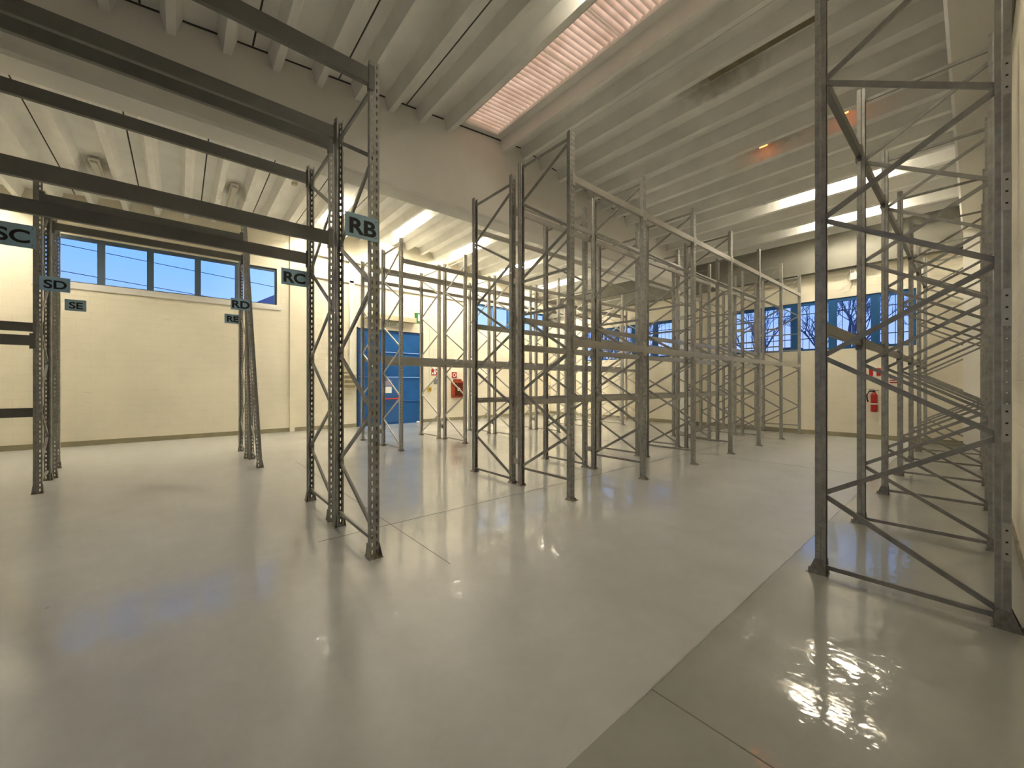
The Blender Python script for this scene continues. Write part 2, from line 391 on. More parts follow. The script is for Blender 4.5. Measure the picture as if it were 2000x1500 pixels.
# ceiling: ribbed concrete panels, continuous along Y; joints are real grooves
def ceiling_profile(xs_joint, x_start, x_end):
    pts = [(x_start, 0)]
    for a, b_ in zip(xs_joint, xs_joint[1:]):
        if b_-a > 1.0:
            for c in (a+.31, b_-.31):
                pts += [(c-.12, 0), (c-.05, -.25), (c+.05, -.25), (c+.12, 0)]
        pts += [(b_-.013, 0), (b_-.011, .05), (b_+.011, .05), (b_+.013, 0)]
    pts = [p for p in pts if x_start <= p[0] <= x_end] + [(x_end, 0)]
    return pts
def ceiling_part(bm, pts, y0, y1):
    vs = {}
    P = [(x, ZR(x)+dz, ZR(x)+.26) for x, dz in pts]
    # insert ridge
    Q = []
    for a, b_ in zip(P, P[1:]):
        Q.append(a)
        if a[0] < RX < b_[0]:
            f = (RX-a[0])/(b_[0]-a[0]); da, db = a[1]-ZR(a[0]), b_[1]-ZR(b_[0]); Q.append((RX, ZR(RX)+da+(db-da)*f, ZR(RX)+.26))
    Q.append(P[-1])
    R = [[bm.verts.new((x, y, z)) for y in (y0, y1) for z in (zb, zt)] for x, zb, zt in Q]
    for a, b_ in zip(R, R[1:]):
        bm.faces.new((a[0], b_[0], b_[2], a[2])); bm.faces.new((a[1], a[3], b_[3], b_[1]))
        bm.faces.new((a[0], a[1], b_[1], b_[0])); bm.faces.new((a[2], b_[2], b_[3], a[3]))
    bm.faces.new((R[0][0], R[0][2], R[0][3], R[0][1])); bm.faces.new((R[-1][0], R[-1][1], R[-1][3], R[-1][2]))
SKY0, SKY1 = 4.53, 5.40
GY0, GY1 = 7.0, 7.48
bm = bmesh.new()
jl = [SKY0-1.232*k for k in range(9, -1, -1)]
ceiling_part(bm, ceiling_profile(jl, XL-.2, SKY0), YR-.2, GY0+.02)
jr = [SKY1+1.23*k for k in range(0, 9)]
ceiling_part(bm, ceiling_profile(jr, SKY1, XF+.2), YR-.2, GY0+.02)
jf = [.45+1.23*k for k in range(-6, 13)]
ceiling_part(bm, ceiling_profile(jf, XL-.2, XF+.2), GY1-.02, YL+.2)
# lid over the girder and end pieces of the skylight
ceiling_part(bm, [(XL-.2, .03), (XF+.2, .03)], GY0+.02, GY1-.02)
ceiling_part(bm, [(SKY0, .0), (SKY1, .0)], 6.86, GY0+.02)
ceiling_part(bm, [(SKY0, .0), (SKY1, .0)], YR-.2, .35)
struct('ceiling', bm, M['ceil'])

def slope_strip(bm, x0, x1, y0, y1, z0, z1):
    vs = [bm.verts.new((x, y, ZR(x)+z)) for x in (x0, x1) for y in (y0, y1) for z in (z0, z1)]
    for f in ((0, 1, 3, 2), (4, 6, 7, 5), (0, 4, 5, 1), (2, 3, 7, 6), (0, 2, 6, 4), (1, 5, 7, 3)): bm.faces.new([vs[i] for i in f])
bm = bmesh.new()
for x in jl[1:-1]+jr[1:-1]: slope_strip(bm, x-.010, x+.010, YR, GY0+.015, .012, .049)
for x in jf[1:]: 
    if x < XF: slope_strip(bm, x-.010, x+.010, GY1-.015, YL, .012, .049)
for a, b_ in ((XL, RX), (RX, XF)): slope_strip(bm, a, b_, GY0-.012, GY0-.001, -.022, -.001)
struct('trim_10', bm, M['joint'])

# skylight: corrugated sheet lying in the slot on a closed upstand box with translucent top left open
bm = bmesh.new()
for x in (SKY0-.05, SKY1): box(bm, x, x+.05, .30, 6.86, ZR(x)+.255, ZR(x)+.36)
for yy in (.29, 6.81): box(bm, SKY0-.05, SKY1+.05, yy, yy+.05, ZR(4.9)+.20, ZR(4.9)+.36)
sk = struct('window_5', bm, M['ceil'])
bm = bmesh.new(); n = int((6.86-.34)/.0125); rows = []
for i in range(n+1):
    y = .34+i*.0125; dz = .085+.028*math.sin(2*PI*y/.105)
    rows.append([bm.verts.new((SKY0, y, ZR(SKY0)+dz)), bm.verts.new((SKY1, y, ZR(SKY1)+dz-.02))])
for a, b_ in zip(rows, rows[1:]): bm.faces.new((a[0], a[1], b_[1], b_[0]))
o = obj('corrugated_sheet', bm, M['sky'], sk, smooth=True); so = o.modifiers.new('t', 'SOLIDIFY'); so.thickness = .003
bm = bmesh.new()
for y in (1.85, 2.75, 3.68, 4.60): bar(bm, (SKY0, y, ZR(SKY0)+.05), (SKY1, y, ZR(SKY1)+.03), .035, .010, up=Vector((0, 0, 1)))
obj('crossbar', bm, mat('sheet_lap', (.75, .62, .48), .8, emit=(.9, .68, .5), es=.012), sk)  # darker bands of the laps, brightened by a faint glow of their own

# girder (deepest at the ridge) with soft lower edges
def girder(name, y0, y1, zb, m, ch=.05):
    bm = bmesh.new(); R = []
    for x in (XL, RX, XF):
        zt = ZR(x)+.02
        R.append([bm.verts.new((x, y, z)) for y, z in ((y0, zt), (y0, zb+ch), (y0+ch*.6, zb), (y1-ch*.6, zb), (y1, zb+ch), (y1, zt))])
    for a, b_ in zip(R, R[1:]):
        for k in range(6): bm.faces.new((a[k], a[(k+1) % 6], b_[(k+1) % 6], b_[k]))
    bm.faces.new(R[0]); bm.faces.new(R[-1][::-1])
    return struct(name, bm, m)
girder('trim_3', GY0, GY1, 5.26, M['girder'])
girder('trim_4', YR, .2, 5.35, M['girder'])
# eave beam on the far wall, columns, ledges
bm = bmesh.new(); box(bm, XF-.22, XF, YR, GY0, 5.0, 6.35); box(bm, XF-.22, XF, GY1, YL, 5.0, 6.35); struct('trim_5', bm, mat('bare_grey_concrete', (.27, .26, .22), .9, var=.08, vscale=2))
bm = bmesh.new(); box(bm, XF-.42, XF, 6.98, 7.50, 0, 5.26); struct('trim_6', bm, M['girder'])
bm = bmesh.new(); box(bm, XF-.40, XF, YR, .17, 0, 5.35); struct('trim_7', bm, M['girder'])
bm = bmesh.new()
box(bm, 2.76, 2.90, YL-.05, YL, 0, 6.6); box(bm, 9.72, 9.86, YL-.05, YL, 0, 6.6)
struct('trim_8', bm, M['wall_x'])
bm = bmesh.new()
box(bm, 2.90, 9.72, YL-.07, YL, 5.22, 5.30); box(bm, 2.90, 9.72, YL-.10, YL, 5.98, 6.10); box(bm, XL, 2.76, YL-.04, YL, 5.78, 5.84)
box(bm, W1[0]-.12, W1[1]+.12, YL-.03, YL, W1[2]-.16, W1[2]); box(bm, W2[0]-.12, W2[1], YL-.03, YL, W2[2]-.16, W2[2])
struct('trim_9', bm, M['girder'])

# windows
def window_x(name, w, ys, mull, m, mw=.10, th=.06):
    x0, x1, z0, z1 = w; y0 = YL+.06
    bm = bmesh.new()
    box(bm, x0, x1, y0, y0+.07, z0, z0+th*.6); box(bm, x0, x1, y0, y0+.07, z1-.09, z1)
    box(bm, x0, x0+th, y0+.001, y0+.069, z0, z1); box(bm, x1-th, x1, y0+.001, y0+.069, z0, z1)
    for c in mull: box(bm, c-mw/2, c+mw/2, y0-.004, y0+.074, z0+.01, z1-.01)
    f = struct(name, bm, m)
    ed = [x0]+list(mull)+[x1]
    for a, b_ in zip(ed, ed[1:]):
        bm = bmesh.new(); box(bm, a+.02, b_-.02, y0+.03, y0+.036, z0+.01, z1-.01); obj('window_pane', bm, M['glass'], f)
    return f
window_x('window_1', W1, None, (-1.56, -.62, .40, 1.36), M['blue_backlit'], mw=.14)
window_x('window_2', W2, None, (11.15, 12.22, 13.1, 14.05), M['blue'], mw=.16)
def window_y(name, w, mull):
    y0, y1, z0, z1 = w; x0 = XF+.03
    bm = bmesh.new()
    box(bm, x0, x0+.08, y0, y1, z0, z0+.06); box(bm, x0, x0+.08, y0, y1, z1-.11, z1)
    box(bm, x0+.001, x0+.079, y0, y0+.08, z0, z1); box(bm, x0+.001, x0+.079, y1-.08, y1, z0, z1)
    for c in mull: box(bm, x0-.004, x0+.084, c-.095, c+.095, z0+.01, z1-.01)
    f = struct(name, bm, M['blue'])
    ed = [y0]+list(mull)+[y1]
    for a, b_ in zip(ed, ed[1:]):
        bm = bmesh.new(); box(bm, x0+.035, x0+.041, a+.02, b_-.02, z0+.01, z1-.01); obj('window_pane', bm, M['glass'], f)
    bm = bmesh.new(); y = y0+.1
    while y < y1: tube(bm, [(XF+.26, y, z0), (XF+.26, y, z1)], .008, 6); y += .165
    for z in (z0+.4, z1-.35): box(bm, XF+.25, XF+.27, y0, y1, z-.012, z+.012)
    obj('window_bars', bm, M['blue_backlit'], f)
    return f
def window_plain(name, w, n):
    y0, y1, z0, z1 = w; bm = bmesh.new()
    for k in range(n+1): c = y0+(y1-y0)*k/n; box(bm, XL-.10, XL-.03, c-.05, c+.05, z0, z1)
    for z in (z0+.03, z1-.03): box(bm, XL-.099, XL-.031, y0, y1, z-.03, z+.03)
    f = struct(name, bm, M['blue']); bm = bmesh.new(); box(bm, XL-.07, XL-.064, y0, y1, z0, z1); obj('window_pane', bm, M['glass'], f)
window_plain('window_fill', W_FILL, 4)  # added window behind the camera, a source of sky fill light
window_y('window_3', W3, (1.82, 2.78, 3.74, 4.68))
window_y('window_4', W4, (8.6, 9.62, 10.5, 11.4))

# sectional blue door
bm = bmesh.new()
for z0, z1 in ((0, .91), (.915, 1.84), (1.845, 2.80), (2.805, 3.62)):
    # each section is a shallow folded panel
    box(bm, 5.0, 7.53, YL+.05, YL+.09, z0+.005, z1-.005)
    box(bm, 5.0, 7.53, YL+.03, YL+.05, z1-.05, z1-.012); box(bm, 5.0, 7.53, YL+.035, YL+.05, z0+.01, z0+.035)
    for k in range(3):
        cx = 5.0+2.53*(k+.5)/3
        if z0 > 1.8:   # diagonally creased stiffening
            a, b_, c, d = (cx-.4, z0+.05), (cx+.4, z0+.05), (cx+.4, z1-.07), (cx-.4, z1-.07)
            q = [bm.verts.new((x, YL+.049, z)) for x, z in (a, b_, c, d)]; ap = bm.verts.new((cx, YL+.027, (z0+z1)/2))
            for i in range(4): bm.faces.new((q[i], q[(i+1) % 4], ap))
d1 = struct('door_1', bm, M['door'])
bm = bmesh.new(); box(bm, 4.93, 4.985, YL-.02, YL+.10, 0, 3.66); box(bm, 7.545, 7.60, YL-.02, YL+.10, 0, 3.66); box(bm, 4.93, 7.60, YL+.02, YL+.10, 3.62, 3.68)
obj('door_frame', bm, mat('door_jamb', (.012, .03, .07), .5), d1)
bm = bmesh.new(); box(bm, 5.84, 6.56, YL+.022, YL+.049, .10, 1.80); obj('pass_door', bm, mat('pass_door_paint', (.03, .13, .38), .35), d1)
bm = bmesh.new(); tube(bm, [(5.88, YL-.03, 1.0), (6.52, YL-.03, 1.0)], .028, 10)
box(bm, 5.86, 5.92, YL-.04, YL+.03, .96, 1.06); box(bm, 6.48, 6.54, YL-.04, YL+.03, .96, 1.06)
obj('panic_bar', bm, M['red'], d1)['label'] = 'red panic bar'
bm = bmesh.new(); box(bm, 5.93, 6.27, YL+.014, YL+.022, 1.22, 1.47); obj('notice_sheet', bm, M['signwhite'], d1)
bm = bmesh.new(); box(bm, 5.93, 6.27, YL+.012, YL+.022, 1.50, 1.70); box(bm, 5.93, 6.27, YL+.010, YL+.022, 1.74, 1.752); obj('vision_panel', bm, M['violet'], d1)
bm = bmesh.new(); box(bm, 5.1, 7.22, YL-.20, YL, 4.03, 4.20); box(bm, 5.1, 7.22, YL-.22, YL, 4.0, 4.03)
tag(obj('shutter_housing', bm, M['beige'], bevel=.012), 'long beige housing on the wall above the blue door', 'housing')

# ------------------------------------------------------------------ racking
def post_mesh(H):
    bm = bmesh.new(); pitch = .070; hw = .045
    n = int((H-.01)//pitch); z0 = .008
    def ring(plane, u0, u1, h0, h1, za, zb, k0, k1, taper=0):
        """sheet cell u0..u1 x za..zb with a slot h0..h1 x k0..k1"""
        o = [plane(u0, za), plane(u1, za), plane(u1, zb), plane(u0, zb)]
        i = [plane(h0+taper, k0), plane(h1-taper, k0), plane(h1, k1), plane(h0, k1)]
        O = [bm.verts.new(p) for p in o]; I = [bm.verts.new(p) for p in i]
        for a in range(4):
            b_ = (a+1) % 4; bm.faces.new((O[a], O[b_], I[b_], I[a]))
    for k in range(n):
        za = z0+k*pitch; zb = za+pitch if k < n-1 else H
        for s in (-1, 1):
            f = lambda u, z, s=s: (s*u, 0, z)
            ring(f, 0, hw, .014, .028, za, zb, za+.017, za+.052, .003)
            g = lambda v, z, s=s: (s*hw, v, z)
            ring(g, 0, .034, .014, .021, za, zb, za+.030, za+.040)
    for s in (-1, 1):
        for (xa, ya), (xb, yb) in (((hw, .034), (.037, .042)), ((.037, .042), (.037, .068)), ((.037, .068), (.022, .068))):
            vs = [bm.verts.new(c) for c in ((s*xa, ya, z0), (s*xb, yb, z0), (s*xb, yb, H), (s*xa, ya, H))]; bm.faces.new(vs)
    bmesh.ops.remove_doubles(bm, verts=bm.verts, dist=.0002)
    me = bpy.data.meshes.new('upright_post'); bmesh.ops.recalc_face_normals(bm, faces=bm.faces); bm.to_mesh(me); bm.free()
    me.materials.append(M['steel']); return me
PM = {}
def foot_mesh(flare):
    bm = bmesh.new()
    box(bm, -.06, .06, -.060, .085, .0, .006)
    # gusset flaring from the plate up to the post face
    hf = .12 if flare else .03
    for s in (-1, 1):
        vs = [bm.verts.new(c) for c in ((s*.058, -.045, .006), (s*.058, .075, .006), (s*.047, .07, hf), (s*.047, -.003, hf))]
        ws = [bm.verts.new((v.co.x-s*.004, v.co.y, v.co.z)) for v in vs]
        bm.faces.new(vs); bm.faces.new(ws[::-1])
        for i in range(4): bm.faces.new((vs[i], ws[i], ws[(i+1) % 4], vs[(i+1) % 4]))
    lathe(bm, [(.010, .006), (.010, .018), (.005, .018), (.005, .030)], 0, -.048, 8)
    me = bpy.data.meshes.new('foot_plate'); bmesh.ops.recalc_face_normals(bm, faces=bm.faces); bm.to_mesh(me); bm.free()
    me.materials.append(M['foot']); return me
FOOT = {True: foot_mesh(True), False: foot_mesh(False)}

def pat_p2(H, start=.10, first='A', bottom=.06):
    s = (H-.24-start)/8; z = [(('A', 'B') if first == 'A' else ('B', 'A'))[i % 2] for i in range(9)]
    return [[(z[i], start+s*i) for i in range(9)]], [bottom, H-.13]
P1 = ([[('B', .29), ('A', .87), ('B', 1.46), ('A', 2.02), ('B', 2.60)], [('B', 3.19), ('A', 3.71), ('B', 4.37), ('A', 4.88)]], [.27, 2.64, 3.15, 4.92])
P3 = ([[('A', .24), ('B', .73), ('A', 1.31), ('B', 1.91), ('A', 2.48), ('B', 3.08), ('A', 3.65), ('B', 4.25)]], [.15, 4.28])

def make_frame(H, depth, pattern, dx=(0, 0), flare=False, pale=False):
    """frame in its own Y-Z plane: post A faces -Y at y=0, post B faces +Y at y=depth; dx = top lean of each post"""
    root = empty('upright_frame', (0, 0, 0))
    if (H, pale) not in PM:
        PM[(H, pale)] = post_mesh(H)
        if pale: PM[(H, pale)].materials.clear(); PM[(H, pale)].materials.append(M['steel_lit'])
    for i, (y, rz) in enumerate(((-.035, 0), (depth+.035, PI))):
        o = bpy.data.objects.new('upright_post', PM[(H, pale)]); COL.objects.link(o); o.parent = root; child(root, o)
        o.location = (0, y, 0)
        lean = math.atan2(dx[i], H)
        o.rotation_euler = (0, lean if i == 0 else -lean, rz)
        md = o.modifiers.new('sheet', 'SOLIDIFY'); md.thickness = .0025
        f = bpy.data.objects.new('foot_plate', FOOT[flare]); COL.objects.link(f); f.parent = o; child(o, f)
        if lean: f.rotation_euler = (0, -lean if i == 0 else lean, 0)
    def pt(s, z):
        i = 0 if s == 'A' else 1
        return (dx[i]*z/H, .022 if i == 0 else depth-.022, z)
    for chain in pattern[0]:
        for (s0, z0), (s1, z1) in zip(chain, chain[1:]):
            bm = bmesh.new(); bar(bm, pt(s0, z0+.012), pt(s1, z1-.012), .036, .022)
            child(root, obj('diagonal_brace', bm, M['steel_lit' if pale else 'steel2'], root))
    for z in pattern[1]:
        bm = bmesh.new(); bar(bm, pt('A', z), pt('B', z), .034, .024)
        child(root, obj('horizontal_brace', bm, M['steel_lit' if pale else 'steel2'], root))
    return root

def beam_mesh(L, h, bmat='beam'):
    """box beam running +X from 0 to L, height h from z=0, visible face towards -Y at y=0 .. depth .05"""
    bm = bmesh.new()
    prof = [(0, .004), (.004, 0), (.046, 0), (.05, .004), (.05, h-.026), (.026, h-.024), (.024, h), (.004, h), (0, h-.004)]
    a = [bm.verts.new((.008, y, z)) for y, z in prof]; b_ = [bm.verts.new((L-.008, y, z)) for y, z in prof]
    for i in range(len(prof)):
        j = (i+1) % len(prof); bm.faces.new((a[i], a[j], b_[j], b_[i]))
    bm.faces.new(a[::-1]); bm.faces.new(b_)
    me = bpy.data.meshes.new('shelf_crossbeam'); bmesh.ops.recalc_face_normals(bm, faces=bm.faces); bm.to_mesh(me); bm.free()
    me.materials.append(M[bmat]); return me
def connector_mesh(h, bmat='beam'):
    bm = bmesh.new()
    box(bm, -.044, .002, -.004, -.0005, -.045, h+.03)       # hooked leg on the post face
    box(bm, .002, .008, -.004, .048, -.045, h+.03)     # leg welded to the beam end
    me = bpy.data.meshes.new('end_connector'); bmesh.ops.recalc_face_normals(bm, faces=bm.faces); bm.to_mesh(me); bm.free()
    me.materials.append(M[bmat]); return me
BM_CACHE = {}
def beam(x0, x1, y, z, h, face, label, group, bmat='beam'):
    """between posts centred x0 and x1; y = post face plane; face -1: the aisle is towards -Y, +1: towards +Y"""
    L = x1-x0-.09
    key = (round(L, 3), h, bmat)
    if key not in BM_CACHE:
        BM_CACHE[key] = (beam_mesh(L, h, bmat), connector_mesh(h, bmat))
    me, cm = BM_CACHE[key]
    o = bpy.data.objects.new('shelf_crossbeam', me); COL.objects.link(o)
    # the beam stands just inside the post face
    if face < 0: o.location = (x0+.045, y-.0065, z)
    else: o.location = (x1-.045, y+.0065, z); o.rotation_euler = (0, 0, PI)
    tag(o, label, 'rack beam', group)
    for xx, sc in ((0, 1), (L, -1)):
        c = bpy.data.objects.new('end_connector', cm); COL.objects.link(c); c.parent = o; c.location = (xx, 0, 0); c.scale = (sc, 1, 1)
    return o
ORD = ['first', 'second', 'third', 'fourth', 'fifth', 'sixth', 'seventh']

# central and far rows: (name, yA, yB, pattern, height)
XS = [4.05+1.8*k for k in range(7)]
def row(name, short, yA, yB, H, pattern, levels, xs=XS, hb=.10):
    proto = make_frame(H, yB-yA, pattern, pale=yA > 8)
    for k, x in enumerate(xs):
        o = proto if k == 0 else copy_tree(proto)
        o.location = (x, yA, 0)
        tag(o, f'grey upright frame, {ORD[k]} from near end, {name}', 'rack frame', f'upright frames of the {name}')
    for ln, z, faces in levels:
        for f in faces:
            y = yA-.035 if f < 0 else yB+.035
            side = short[0] if f < 0 else short[1]
            for k in range(6):
                beam(xs[k], xs[k+1], y, z, hb, f, f'{ln} beam, {side}, {ORD[k]} bay from near end, {name}', f'{ln} beams of the {name}', 'beam_lit')
R1, R2 = 'front row of the central rack', 'rear row of the central rack'
R3, R4 = 'front row of the far rack', 'rear row of the far rack'
SD = ('camera side', 'door side')
row(R1, SD, 3.55, 4.55, 5.0, P1, [('top', 4.31, (-1, 1)), ('mid-height', 2.085, (-1, 1))])
row(R2, SD, 4.77, 5.80, 4.9, pat_p2(4.9), [('top', 4.29, (-1, 1)), ('upper', 2.56, (-1, 1)), ('lowest', 1.23, (-1, 1))], hb=.09)
row(R3, SD, 8.73, 9.76, 5.0, pat_p2(5.0), [('top', 4.43, (-1, 1)), ('mid-height', 2.05, (-1, 1))], xs=[3.97+1.8*k for k in range(7)])
row(R4, SD, 9.98, 11.05, 5.0, pat_p2(5.0, first='B'), [('top', 4.44, (-1, 1)), ('mid-height', 2.20, (-1, 1))], xs=[3.90+1.8*k for k in range(7)])

# row spacers between back-to-back frames
def spacer(x, y0, y1, z, label, group):
    bm = bmesh.new(); box(bm, -.02, .02, 0, y1-y0, -.045, .045); box(bm, -.036, .036, 0, .004, -.055, .055); box(bm, -.036, .036, y1-y0-.004, y1-y0, -.055, .055)
    o = obj('row_spacer', bm, M['spacer'], loc=(x, y0, z)); tag(o, label, 'row spacer', group)
for k, x in enumerate(XS):
    for z, w in ((.36, 'low'), (3.2, 'high')):
        spacer(x, 4.592, 4.728, z, f'pale {w} plate tying the {ORD[k]} frames of the two central rack rows', 'spacers of the central rack')
for k in range(7):
    spacer(3.935+1.8*k, 9.802, 9.938, .36, f'pale plate tying the {ORD[k]} frames of the two far rack rows', 'spacers of the far rack')

# row against the right wall: back post A by the wall, front post B on the aisle
XR = [4.07+1.8*k for k in range(7)]
RR = 'rack against the right wall'
proto = make_frame(4.88, .94, pat_p2(4.88, start=.09), flare=True)
for k, x in enumerate(XR):
    o = proto if k == 0 else copy_tree(proto)
    o.location = (x, -.12, 0)
    tag(o, f'dark upright frame, {ORD[k]} from the camera, {RR}', 'rack frame', f'upright frames of the {RR}')
for ln, z in (('top', 4.12), ('mid-height', 2.0)):
    for k in range(6):
        beam(XR[k], XR[k+1], .82+.035, z, .11, 1, f'{ln} beam, aisle side, {ORD[k]} bay from the camera, {RR}', f'{ln} beams of the {RR}')
# pale perforated plates bolted on the nearest back post
for k, z in enumerate((.56, 1.32, 2.06, 2.80, 3.54)):
    bm = bmesh.new(); box(bm, -.003, 0, -.02, .02, -.12, .12)
    for q in (-.075, 0, .075): 
        box(bm, -.0036, -.003, -.006, .006, q-.006, q+.006)
        for f in bm.faces[-6:]: f.material_index = 1
    o = obj('splice_plate', bm, [M['spacer'], M['dark']], proto, loc=(-.0455, -.016, z)); child(proto, o)

# left racks: RB / RC pair, RD / RE pair and the S frames
GL = 'end frames of the lettered racks'
def lettered(x, y, depth, label, dx=(0, 0), pattern=P3, H=4.5):
    f = make_frame(H, depth, pattern, dx, True); f.location = (x, y, 0); tag(f, label, 'rack frame', GL); return f
lettered(1.35, 3.56, .99, 'tall perforated steel end frame carrying the blue RB sign')
lettered(1.35, 4.82, .98, 'perforated steel end frame behind the RB frame, carrying the RC sign')
lettered(1.15, 8.73, 1.04, 'leaning steel end frame carrying the RD sign', dx=(-.25, -.12))
lettered(1.09, 9.98, 1.10, 'steel end frame nearest the long window, carrying the RE sign')
lettered(-1.56, 8.73, 1.04, 'steel frame at far left carrying the SD sign').rotation_euler.z = .08
lettered(-1.62, 9.98, 1.10, 'steel frame at far left behind the SD frame, carrying the SE sign').rotation_euler.z = .12
# their partners outside the frame carry the beams
lettered(-1.40, 3.56, .99, 'steel end frame outside the left edge holding the nearest long beams')
lettered(-1.40, 4.82, .98, 'steel end frame outside the left edge carrying the SC sign')
lettered(-4.33, 8.73, 1.04, 'steel frame near the back left corner of the hall')
GB = 'long beams of the lettered racks'
hb = .145
beam(-1.40, 1.35, 3.56-.035, 4.275, hb, -1, 'nearest long top beam, running to the front post of the RB frame', GB)
beam(-1.40, 1.35, 4.55+.035, 4.275, hb, 1, 'long top beam running to the rear post of the RB frame', GB)
beam(-1.40, 1.35, 4.82-.035, 4.275, hb, -1, 'long top beam running to the front post of the RC frame', GB)
beam(-1.40, 1.35, 5.80+.035, 4.275, hb, 1, 'long top beam running to the rear post of the RC frame', GB)
beam(-1.40, 1.35, 4.82-.035, 3.18, hb, -1, 'lower long beam running to the front post of the RC frame', GB)
beam(-1.40, 1.35, 5.80+.035, 3.19, hb, 1, 'lower long beam running to the rear post of the RC frame', GB)
beam(-1.545, .89, 8.73-.035, 4.19, .13, -1, 'top beam running from the SD frame to the front of the leaning RD frame', GB)
beam(-1.615, 1.015, 9.77+.035, 4.10, .13, 1, 'top beam crossing above the long window to the rear of the RD frame', GB)
beam(-4.33, -1.58, 8.73-.035, 2.12, hb, -1, 'mid-height beam at the left edge meeting the front post of the SD frame', GB)
beam(-4.33, -1.675, 9.77+.035, 2.41, hb, 1, 'highest beam at the left edge behind the SD frame', GB)
beam(-4.33, -1.675, 9.77+.035, 1.04, hb, 1, 'lowest beam at the left edge behind the SD frame', GB)

# letter signs
def sign(t, x0, x1, y, z0, z1, where, bright=False):
    bm = bmesh.new(); box(bm, x0, x1, y-.001, y+.001, z0, z1)
    o = obj('aisle_sign', bm, M['signblue']); tag(o, f'pale blue card sign reading {t}, {where}', 'sign', 'aisle letter signs')
    w = x1-x0
    text_mesh('lettering', t, .185 if t[0] == 'R' else .17, M['ink'], o, ((x0+x1)/2+.004, y-.0022, (z0+z1)/2-.012), (PI/2, 0, 0), bold=.032 if t[0] == 'R' else .024, sx=1.12)
    bm = bmesh.new()
    for z in (z0+.03, z1-.03): box(bm, x1-.024, x1-.016, y-.003, y-.001, z-.004, z+.004)
    obj('rivet', bm, M['dark'], o)
sign('RB', 1.085, 1.375, 3.505, 2.855, 3.065, 'on the front post of the nearest frame')
sign('RC', 1.01, 1.31, 5.855, 2.88, 3.095, 'sticking out left of its post')
sign('RD', .70, .99, 8.675, 2.92, 3.13, 'on the leaning frame')
sign('RE', .78, 1.07, 11.105, 2.97, 3.185, 'just below and left of the RD sign')
sign('SC', -1.355, -1.06, 5.855, 2.87, 3.09, 'cut off at the left edge')
sign('SD', -1.54, -1.24, 8.675, 2.92, 3.13, 'on the front post of the far left frame')
sign('SE', -1.66, -1.38, 11.105, 2.965, 3.18, 'right of and below the SD sign')

# ------------------------------------------------------------------ lamps
def lamp(x, y, kind, label):
    z = ZR(x)
    root = empty('strip_light', (x, y, z)); tag(root, label, 'ceiling light', 'strip lights under the roof')
    bm = bmesh.new(); box(bm, -.085, .085, -.79, .79, -.062, -.011); obj('housing', bm, M['white'] if kind != 'bare' else M['stained'], root, bevel=.006)
    if kind == 'lit':
        bm = bmesh.new(); box(bm, -.055, .055, -.75, .75, -.125, -.063); obj('diffuser', bm, M['lamp2' if y < 7 else 'lamp'], root, bevel=.02)
    elif kind == 'unlit':
        bm = bmesh.new(); box(bm, -.06, .06, -.74, .74, -.125, -.063); obj('diffuser', bm, M['unlit'], root, bevel=.02)
    elif kind == 'dying':
        bm = bmesh.new()
        for s in (-.035, .035): tube(bm, [(s, -.60, -.085), (s, .60, -.085)], .014, 8)
        obj('fluorescent_tube', bm, M['unlit'], root)
        bm = bmesh.new()
        for s in (-.035, .035):
            tube(bm, [(s, .60, -.085), (s, .75, -.085)], .015, 8); tube(bm, [(s, -.75, -.085), (s, -.60, -.085)], .015, 8)
        obj('glowing_tube_end', bm, M['glowend'], root)['label'] = 'orange glowing tube ends'
    return root
lamp(3.9, 2.3, 'lit', 'lit strip light just above the picture, left of the skylight')
lamp(7.25, 2.3, 'bare', 'dusty dark strip light base without tubes, right of the skylight')
lamp(9.7, 2.3, 'dying', 'strip light with only orange glowing tube ends')
lamp(12.10, 2.25, 'lit', 'nearer of the two lit strip lights at upper right')
lamp(14.02, 2.25, 'lit', 'farther of the two lit strip lights at upper right')
lamp(-3.86, 12.85, 'lit', 'lit strip light outside the left edge of the picture')
FX = [-1.4, 1.06, 3.52, 5.98, 8.44, 10.9, 13.36]
FL = ['unlit dusty strip light at upper left, farther left of the two', 'unlit dusty strip light at upper left, nearer the RC frame',
      'lit strip light seen behind the posts beside the RB sign', 'lit strip light just right of the RB sign', 'lit strip light over the gap before the central rack',
      'lit strip light seen through the first central frames', 'farthest lit strip light over the far rack']
for i, x in enumerate(FX): lamp(x, 12.85, 'unlit' if i < 2 else 'lit', FL[i])

def ceil_box(name, x, y, dz, s, m, label, cat):
    bm = bmesh.new(); z = ZR(x)+dz; box(bm, x-s, x+s, y-s, y+s, z-.07, z+.001)
    tag(obj(name, bm, m, bevel=.01), label, cat)
ceil_box('motion_sensor', 11.86, 3.6, -.2, .05, M['white'], 'tiny white sensor under a roof rib at right', 'sensor')
ceil_box('junction_box', 2.17, 10.9, -.2, .06, M['beige'], 'small beige box under a roof rib above the RC beams', 'junction box')

